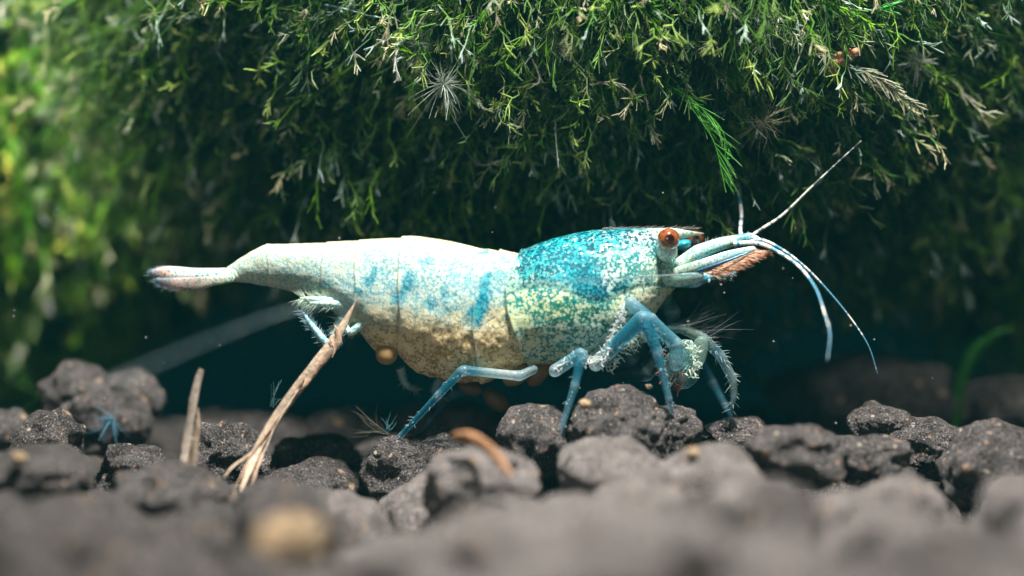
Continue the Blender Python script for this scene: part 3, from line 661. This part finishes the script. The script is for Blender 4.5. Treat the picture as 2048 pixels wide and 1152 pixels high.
# swimmerets and eggs
def swimmeret(L, n, ln, c):
    A = spline(pts(L), 30); mb = MB(); mb.tube(A, np.interp(np.linspace(0, 1, 30), [0, .7, 1], [.10, .07, .02]), 8, c)
    o = mb.build('swimmeret', M_PART, SH); H = []
    for k in range(n):
        i = RNG.integers(3, 29); T = A[i] - A[i - 1]; T /= np.linalg.norm(T); a = np.cross(T, (0, 1, 0)) * (1 if k % 2 else -1) + RNG.normal(0, .25, 3)
        H.append((A[i], a + T * 1.1, ln * RNG.uniform(.6, 1.2), .012, c))
    hairs('swimmeret_fringe', H, parent=o)
swimmeret([(710,594,-.3),(665,600,-.4),(600,596,-.5)], 260, .22, (.66, .78, .62))
swimmeret([(700,610,-.35),(665,607,-.45),(618,606,-.5)], 160, .2, (.6, .74, .6))
swimmeret([(690,650,-.3),(662,688,-.35),(632,662,-.4),(603,620,-.45)], 260, .18, (.42, .62, .64))
swimmeret([(720,600,-.2),(680,640,-.25),(668,668,-.3)], 110, .2, (.62, .76, .70))
swimmeret([(730,640,-.4),(700,665,-.4),(690,640,-.4)], 60, .15, (.6, .72, .62))
swimmeret([(800,735,.3),(812,768,.4),(835,782,.5)], 90, .16, (.20, .30, .28))
swimmeret([(880,755,.4),(870,785,.5),(885,800,.6)], 90, .16, (.16, .26, .25))
for (a, b, y, rx, rz, rot, c) in ((773,708,-.25,.22,.22,0,(.50,.32,.12)),(992,800,1.2,.32,.19,-38,(.36,.19,.08)),(1075,742,.35,.22,.34,-25,(.42,.25,.10)),(1032,750,-.1,.30,.20,30,(.40,.26,.10)),
                                  (940,776,.7,.25,.16,-20,(.3,.18,.08))):
    ellipsoid('egg', P(a, b, y), (rx, rx * .8, rz), M_EGG, c, rot=rot, level=4)

# ---------------------------------------------------------------- moss
def sprig(rng, green, pale, thick=.016, nb=8, seg=8, wander=.16, bend=.45, fork=True):
    """one strand growing along +z and sagging to -x, with forked side twigs; older wood dark, young tips pale"""
    mb = MB(); t = np.linspace(0, 1, seg); w = np.cumsum(rng.normal(0, wander / seg ** .5, (seg, 3)), 0) * .6; w[0] = 0
    A = np.stack([-bend * t ** 2, 0 * t, t * (1 - .15 * t)], 1) + w * t[:, None] ** .5
    g = np.array(green); tipc = [np.array([.45, .56, .14]), np.array([.66, .70, .46]), np.array([.56, .70, .60]), np.array([.62, .54, .32]), np.array([.40, .52, .10])][rng.integers(0, 5)]
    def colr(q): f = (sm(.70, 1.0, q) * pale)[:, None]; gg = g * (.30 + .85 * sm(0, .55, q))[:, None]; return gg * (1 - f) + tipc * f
    mb.tube(A, thick * (1 - .45 * t), 3, colr(t))
    for b in range(nb):
        q = rng.uniform(.2, .92) if b < nb - 3 else rng.uniform(.85, 1.0)
        i = min(int(q * (seg - 1)), seg - 2); f = q * (seg - 1) - i; p = A[i] * (1 - f) + A[i + 1] * f; T = A[i + 1] - A[i]; T /= np.linalg.norm(T)
        a = np.cross(T, rng.normal(size=3)); a /= np.linalg.norm(a); ln = rng.uniform(.08, .30) * (1.1 - .6 * q); d = T + a * rng.uniform(.4, 1.1); d /= np.linalg.norm(d)
        k = np.linspace(0, 1, 3 if fork else 2)[:, None]; Q = p + d * ln * k + rng.normal(0, .12, 3) * ln * k ** 2 + T * ln * .25 * k ** 2
        mb.tube(Q, thick * np.array([.85, .75, .4] if fork else [.8, .35]), 3, colr(np.clip(q + .35 * k[:, 0], 0, 1)))
    V, F, C = mb.arrays(); return V, np.concatenate(F), C
MOUNDS = [(np.array([2.5, 9.4, 8.0]), np.array([14.5, 9.6, 8.9]), 8600), (np.array([-15.5, 17., 7.5]), np.array([11.5, 11.5, 11.2]), 2700), (np.array([19., 15., 6.5]), np.array([12.5, 10.5, 10.0]), 2500)]
def moss():
    rng = np.random.default_rng(21)
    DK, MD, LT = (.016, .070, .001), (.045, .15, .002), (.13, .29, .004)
    T = [sprig(rng, [DK, MD, MD, LT][j % 4], [0, .15, .4][j % 3], .0125, nb=12, wander=.2, bend=rng.uniform(.1, .8), fork=False) for j in range(20)]
    T += [sprig(rng, [(.08, .22, .02), (.13, .27, .03)][j % 2], rng.uniform(.75, 1), .0155, nb=10, wander=.24, bend=rng.uniform(.0, .7)) for j in range(16)]
    T += [sprig(rng, (.42, .44, .30), 1.0, .028, nb=8, seg=6, wander=.34, bend=.3) for j in range(10)]
    Vs, Fs, Cs = [], [], []; off = 0; down = np.array([0, 0, -1.])
    for mi, (E, A, N) in enumerate(MOUNDS):
        x = rng.uniform(E[0] - A[0], E[0] + A[0], N * 5); z = rng.uniform(-3.6, 9.0, N * 5); q = 1 - ((x - E[0]) / A[0]) ** 2 - ((z - E[2]) / A[2]) ** 2
        ok = (q > 0.002) & (np.abs(x) < 15.5); x, z, q = x[ok][:N], z[ok][:N], q[ok][:N]
        y = E[1] - A[1] * np.sqrt(q); nrm = np.stack([(x - E[0]) / A[0] ** 2, (y - E[1]) / A[1] ** 2, (z - E[2]) / A[2] ** 2], 1); nrm /= np.linalg.norm(nrm, axis=1)[:, None]
        p = np.stack([x, y, z], 1); lump = fbm(p * .5, 3, 77) * 1.0; clus = fbm(p * .8, 3, 31)
        dep = rng.exponential(.45, len(x)); p = p + nrm * (lump - .25 - dep)[:, None]
        side = [0, 1, 1][mi]
        for i in range(len(x)):
            pale = rng.uniform() < (.20 + .50 * sm(-.1, .6, clus[i]) + .12 * sm(2, 5, z[i])) * (1 if dep[i] < .5 else .2) * (.9 if side else 1)
            stub = pale and rng.uniform() < .16
            k = rng.integers(36, 46) if stub else rng.integers(20, 36) if pale else rng.integers(0, 20)
            V, F, C = T[k]
            d = nrm[i] + down * (.15 + .55 * rng.uniform() + .25 * (z[i] < 3)) + rng.normal(0, .45, 3) + np.array([float(np.clip((x[i] - 2.5) / 6, -1, 1)) * .75, 0, 0]); d /= np.linalg.norm(d)
            mx = down - d * (down @ d) + rng.normal(0, .6, 3); mx -= d * (mx @ d); mx /= np.linalg.norm(mx); my = np.cross(d, -mx)
            R = np.stack([-mx, my, d]); s = rng.uniform(.8, 2.1) * (1.2 if side else 1) * (.36 if stub else .85 if pale else 1)
            Vs.append((V * s) @ R + p[i] + (nrm[i] * .5 if pale else 0)); Fs.append(F + off); off += len(V)
            tint = rng.uniform(.5, 1.35)
            if side and mi == 1: C = C * np.array([2.0, 2.2, 1.1])  # left cushion: colour raised to stand in for light falling on it
            if side and mi == 2: C = C * np.array([2.3, 2.6, 1.0])  # right cushion likewise, brighter light put into the strand colour
            Cs.append(C * tint)
    V = np.concatenate(Vs); F = np.concatenate(Fs); C = np.clip(np.concatenate(Cs), 0, .8)
    print('moss tris', len(F) * 2)
    tr = []
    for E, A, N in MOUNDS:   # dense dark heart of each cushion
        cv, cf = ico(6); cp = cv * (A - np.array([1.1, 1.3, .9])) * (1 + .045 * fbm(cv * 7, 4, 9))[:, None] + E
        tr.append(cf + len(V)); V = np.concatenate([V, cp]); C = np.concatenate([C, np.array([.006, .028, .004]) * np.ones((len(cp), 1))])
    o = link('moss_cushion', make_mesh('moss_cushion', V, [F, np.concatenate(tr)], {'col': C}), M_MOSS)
    tag(o, 'dense overhanging cushion of green moss with pale tips above the shrimp', 'moss', kind='stuff')
moss()
def burst(px, py, dy, R, n, label, c=(.55, .62, .50), thin=.009):
    y = dy; rng = np.random.default_rng(px + py); c0 = P(px, py, y); mb = MB()
    for k in range(n):
        d = rng.normal(size=3); d /= np.linalg.norm(d); d[1] *= .8; L = R * rng.uniform(.3, 1.2); t = np.linspace(0, 1, 5)[:, None]
        mb.tube(c0 + d * L * t + rng.normal(0, .30, 3) * L * t ** 2 + np.array([0, 0, -.12]) * L * t ** 2, thin * np.array([1.2, 1, .8, .6, .3]), 3, np.array(c) * rng.uniform(.6, 1.4))
    o = mb.build('algae_tuft', M_MOSS); tag(o, label, 'algae tuft', 'star shaped algae tufts in the moss')
burst(888, 168, -.15, .66, 110, 'pale spiky star tuft left of centre in the moss, sharpest and roundest one')
burst(838, 88, .3, .6, 60, 'faint thin star tuft above the sharp round one', (.3, .34, .28), .007)
burst(1108, 92, 0, .5, 60, 'small star tuft at the top centre of the moss', (.4, .42, .3))
burst(573, 58, 1.4, .5, 50, 'bluish blurred star tuft near the top left of the moss', (.35, .5, .5), .012)
burst(448, 85, 2.2, .55, 60, 'blurred star tuft left of the bluish one', (.35, .4, .32), .012)
burst(1536, 58, .1, .55, 90, 'pale star tuft at the top right between thick green stems', (.5, .55, .4))
burst(1525, 245, .2, .5, 80, 'yellowish star tuft right of the hanging green frond', (.45, .42, .25))
burst(1835, 125, .8, .45, 50, 'faint star tuft right of the brown egg clump', (.45, .48, .38))
# long hanging bright green frond
def frond(L, label, c, nb, side, pale=.15, name='moss_frond', r=.022, bl=(.5, 1.0), ang=.35, seed=1, cat='moss frond'):
    rng = np.random.default_rng(seed); A = spline(pts(L), 40); mb = MB(); k = np.linspace(0, 1, 40)
    C = np.array(c)[None] * (.7 + .4 * k[:, None]); tipc = np.array([.62, .68, .5])
    mb.tube(A, r * (1 - .5 * k), 5, C)
    for b in range(nb):
        i = int(rng.uniform(.08, .97) * 38); T = A[i + 1] - A[i]; T /= np.linalg.norm(T); s = side if side else rng.choice([-1, 1])
        a = np.cross(T, (0, 1, 0)) * s; d = T + a * ang * rng.uniform(.5, 1.4) + np.array([0, rng.normal(0, .2), 0]); d /= np.linalg.norm(d)
        Ln = rng.uniform(*bl) * (1 - .5 * i / 40); t = np.linspace(0, 1, 5)[:, None]; Q = A[i] + d * Ln * t + np.array([0, 0, -.12]) * Ln * t ** 2 + rng.normal(0, .06, 3) * t * Ln
        f = np.linspace(0, 1, 5)[:, None] ** 3 * max(pale, .25 if rng.uniform() < .3 else pale); mb.tube(Q, r * .62 * np.array([1, .95, .9, .8, .4]), 4, np.array(c) * rng.uniform(.75, 1.3) * (1 - f) + tipc * f)
        for q in range(2):
            j = rng.integers(1, 4); dd = Q[j + 1] - Q[j]; dd = dd / np.linalg.norm(dd) + rng.normal(0, .45, 3); dd /= np.linalg.norm(dd)
            mb.tube(Q[j] + dd * .18 * Ln * np.linspace(0, 1, 3)[:, None], r * .4, 3, np.array(c) * 1.1)
    o = mb.build(name, M_MOSS); return tag(o, label, cat, 'single fronds standing out of the moss')
GR = (.10, .42, .03)
frond([(1325,160,.3),(1365,195,0),(1400,240,-.2),(1430,290,-.3),(1452,385,-.3)], 'long bright green frond hanging over the shrimp head, combed downward', GR, 24, 1, ang=.42, bl=(.5, 1.25), seed=2, r=.018)
frond([(1365,190,.1),(1400,215,-.1),(1440,255,-.25),(1465,318,-.3)], 'bright green frond tip just right of the long hanging frond', GR, 16, -1, ang=.35, bl=(.4, .8), seed=3)
frond([(1645,5,0),(1690,22,-.1),(1740,20,-.15),(1808,6,-.1)], 'vivid green forked frond at the top right edge of the photo', (.06, .42, .05), 14, 0, bl=(.3, .7), seed=4, pale=.5)
frond([(1500,75,.2),(1545,110,0),(1590,165,-.1),(1650,196,-.1)], 'straight green stem crossing pale stems at the right', (.12, .28, .05), 8, 0, bl=(.2, .4), seed=5, pale=.7)
frond([(1748,30,.3),(1700,60,.1),(1640,95,0),(1560,215,-.1)], 'long stem slanting down left from the vivid frond', (.14, .30, .06), 12, 0, bl=(.2, .5), seed=6, pale=.7)
frond([(1615,60,.2),(1600,110,.1),(1572,180,-.1)], 'short white tipped stem left of the brown egg clump', (.35, .42, .28), 6, 0, bl=(.1, .25), seed=7, pale=.9)
frond([(1690,125,.1),(1740,150,-.1),(1790,185,-.15),(1850,220,-.1)], 'feathery pale frond sweeping right from the brown egg clump', (.42, .42, .26), 60, 0, bl=(.25, .6), seed=8, pale=.8, ang=.45)
frond([(1900,150,1.2),(1930,190,1.0),(1965,225,.9),(1995,222,.9)], 'pale branch with a white hooked tip near the right edge', (.42, .40, .28), 14, 0, bl=(.2, .5), seed=9, pale=.9)
frond([(650,10,.6),(690,18,.2),(740,32,.1),(790,38,.1)], 'pale bluish thread at the top left of centre', (.4, .55, .58), 5, 0, bl=(.15, .3), seed=10, pale=.9)
frond([(880,45,.4),(940,62,.1),(930,150,0),(955,205,-.1)], 'thin olive stem above the star tuft', (.22, .26, .12), 8, 0, bl=(.15, .35), seed=11, pale=.7)
frond([(930,300,1.6),(960,330,1.2),(1000,322,.9),(985,325,.8)], 'pale forked twig hanging low at the centre', (.45, .46, .36), 8, 0, bl=(.15, .3), seed=12, pale=.9)
frond([(1110,240,.5),(1112,280,.3),(1117,335,.2)], 'thin white stalk hanging straight down at the centre', (.5, .52, .44), 3, 0, bl=(.08, .15), seed=13, pale=.9)
frond([(1270,330,1.8),(1245,345,1.5),(1215,385,1.3)], 'tan hanging twig above the shrimp carapace', (.34, .30, .18), 4, 0, bl=(.15, .3), seed=14, pale=.5)
frond([(1365,540,.3),(1365,545,.3)] and [(1280,150,.2),(1290,190,0),(1298,222,-.1)], 'stubby pink tipped twig left of the hanging frond', (.45, .35, .28), 4, 0, bl=(.1, .22), seed=15, pale=.8)
frond([(1180,170,.2),(1225,165,0),(1262,185,-.1),(1285,205,-.1)], 'pale knotted twig at the centre right of the moss', (.48, .42, .30), 22, 0, bl=(.12, .35), seed=16, pale=.8)
frond([(1065,120,.2),(1080,160,.1),(1062,175,0)], 'short cream twig right of the star tuft', (.5, .48, .36), 6, 0, bl=(.1, .2), seed=17, pale=.9)
frond([(796,95,.1),(790,120,0),(795,155,0),(788,165,0)], 'white pronged twig left above the star tuft', (.6, .58, .5), 6, 0, bl=(.12, .3), seed=18, pale=.9, r=.03)
frond([(920,175,0),(945,195,0),(975,220,-.1),(995,205,-.1)], 'thick pale twig right of the star tuft', (.5, .5, .36), 8, 0, bl=(.15, .3), seed=19, pale=.9, r=.028)
# thin threads wandering through the moss
# egg clump
EG = thing('egg_clump', tuple(P(1690, 125, -.1)), 'clump of small tan brown eggs caught in the moss at the right', 'egg clump')
for k, (a, b, r) in enumerate(((1668,128,13),(1660,140,12),(1680,112,12),(1697,106,12),(1712,104,11),(1700,116,10),(1684,124,10),(1672,146,9))):
    ellipsoid('egg', P(a, b, -.15 + .05 * (k % 3)), (r / 100, r / 100, r * .8 / 100), M_EGG, (.46 + .05 * (k % 2), .24, .12), parent=EG, level=3, lump=.12, seed=k)

# ---------------------------------------------------------------- straws, blade, tufts
def straw(strips, label, name='straw', cat='dry straw', m=M_STRAW):
    mb = MB()
    for L, w, th_, c in strips:
        A = spline(np.array([list(P(a[0], a[1], a[2])) + [a[3] / 100] for a in L]), 40)
        C = np.array(c)[None] * (1 + .35 * np.sin(np.linspace(0, 9, 40))[:, None] * .5); V, F, Cc = tube(A[:, :3], A[:, 3], 12, C, (1, .45))
        V = V + .012 * np.stack([noise(V * 7, 1), noise(V * 7, 2), noise(V * 7, 3)], 1)
        mb.add(V, F, Cc)
    o = mb.build(name, m); return tag(o, label, cat, 'plant debris standing in the bed')
BR = (.46, .30, .19); TA = (.56, .42, .29)
straw([([(712,598,-1.0,.8),(700,625,-1.0,4),(680,662,-1.0,9),(640,720,-1.05,12),(585,790,-1.15,11),(530,870,-1.4,9),(500,935,-1.9,8),(480,985,-2.4,3)],1,1,TA),
       ([(668,648,-1.05,1),(676,668,-1.08,5),(672,690,-1.08,7),(640,730,-1.1,6),(600,778,-1.15,5)],1,1,BR),
       ([(560,828,-1.35,2),(520,885,-1.6,2.5),(492,930,-1.9,2),(466,985,-2.3,.6)],1,1,BR),
       ([(600,775,-1.2,1.5),(556,842,-1.35,2),(530,900,-1.6,1.6),(508,960,-2.1,.6)],1,1,TA),
       ([(610,748,-1.2,2),(598,772,-1.22,2),(584,782,-1.25,.5)],1,1,BR),
       ([(660,676,-1.1,2),(668,700,-1.12,2),(664,716,-1.12,.5)],1,1,TA),
       ([(535,862,-1.4,5),(505,905,-1.6,4),(470,930,-2.0,3),(448,955,-2.2,1)],1,1,TA),
       ([(525,880,-1.4,5),(515,930,-1.7,5),(498,985,-2.2,3),(485,1010,-2.4,1)],1,1,BR)], 'long split tan straw leaning up against the shrimp abdomen')
straw([([(403,738,-1.9,5),(392,775,-1.9,8),(382,830,-1.95,8),(372,890,-2.1,9),(362,950,-2.4,4)],1,1,(.36,.29,.22)),
       ([(394,815,-2.0,2),(396,850,-2.0,5),(386,900,-2.1,8),(378,955,-2.4,4)],1,1,(.34,.24,.16)),
       ([(392,880,-2.2,6),(386,930,-2.3,7),(382,975,-2.5,3)],1,1,(.26,.19,.13))], 'short upright pair of brown straws at the left')
straw([([(905,873,-4.3,5),(935,874,-4.5,12),(965,888,-4.7,11),(995,915,-5.0,9),(1022,950,-5.3,4)],1,1,(.50,.25,.11))], 'blurred orange brown sliver lying on the centre foreground pebble', name='sliver', cat='debris sliver')
straw([([(2030,655,5.5,3),(1990,668,5.5,9),(1950,700,5.5,13),(1925,750,5.5,14),(1912,810,5.5,14),(1908,870,5.5,12)],1,1,(.03,.17,.01))], 'single curved bright green blade in the dark at the right', name='grass_blade', cat='grass blade', m=M_MOSS)
def tuft(px, py, y, n, R, dirv, label, c, sp=.4, thin=.009):
    rng = np.random.default_rng(px); c0 = P(px, py, y); mb = MB()
    for k in range(n):
        d = np.array(dirv, float) + rng.normal(0, sp, 3); d /= np.linalg.norm(d); L = R * rng.uniform(.4, 1.1); t = np.linspace(0, 1, 6)[:, None]
        mb.tube(c0 + rng.normal(0, .03, 3) + d * L * t + rng.normal(0, .25, 3) * L * t ** 2, thin * np.array([1.2, 1, .9, .8, .6, .3]), 3, np.array(c) * rng.uniform(.5, 1.3))
    tag(mb.build('algae_tuft', M_MOSS), label, 'algae tuft', 'small algae tufts on the bed')
tuft(775, 868, .1, 26, .75, (-1, 0, .5), 'dark hairy tuft on the pebble beside the rear foot', (.25, .24, .17), .22)
tuft(778, 862, -.1, 14, .35, (.2, 0, 1), 'small blue green wisp beside the dark hairy tuft', (.12, .34, .38), .35)
tuft(222, 842, 1.4, 34, .45, (-.5, 0, -.6), 'blue feathery tuft between the left pebbles', (.12, .36, .48), .6, .011)
tuft(545, 812, -1.0, 10, .45, (.15, 0, 1), 'tiny blue green wisp on the long straw', (.12, .26, .24), .12)
mb = MB()
for k in range(34):
    px, py = RNG.uniform(20, 2030), RNG.uniform(380, 860); V, F = ico(1); r = RNG.uniform(.008, .016); mb.add(V * r + P(px, py, RNG.uniform(-1.6, 1.2)), F, np.full((len(V), 3), .7))
tag(mb.build('floating_specks', M_HAIR), 'tiny pale specks drifting in the dark water', 'specks', kind='stuff')

# ---------------------------------------------------------------- slightly milky tank water
def haze():
    lo, hi = (-34, -44, -6.6), (36, 31, 18.5)
    V = np.array([(x, y, z) for x in (lo[0], hi[0]) for y in (lo[1], hi[1]) for z in (lo[2], hi[2])], float)
    F = np.array([(0, 1, 3, 2), (4, 6, 7, 5), (0, 4, 5, 1), (2, 3, 7, 6), (0, 2, 6, 4), (1, 5, 7, 3)])
    m = bpy.data.materials.new('tank_water'); m.use_nodes = True; nt = m.node_tree; nt.nodes.remove(nt.nodes['Principled BSDF'])
    v = nt.nodes.new('ShaderNodeVolumePrincipled'); v.inputs['Color'].default_value = (.10, .80, .90, 1); v.inputs['Density'].default_value = HAZE
    nt.links.new(v.outputs[0], nt.nodes['Material Output'].inputs['Volume'])
    tag(link('haze', make_mesh('haze', V, F, smooth=False), m), 'thin teal haze of the tank water', 'haze', kind='stuff')
HAZE = .00035
haze()
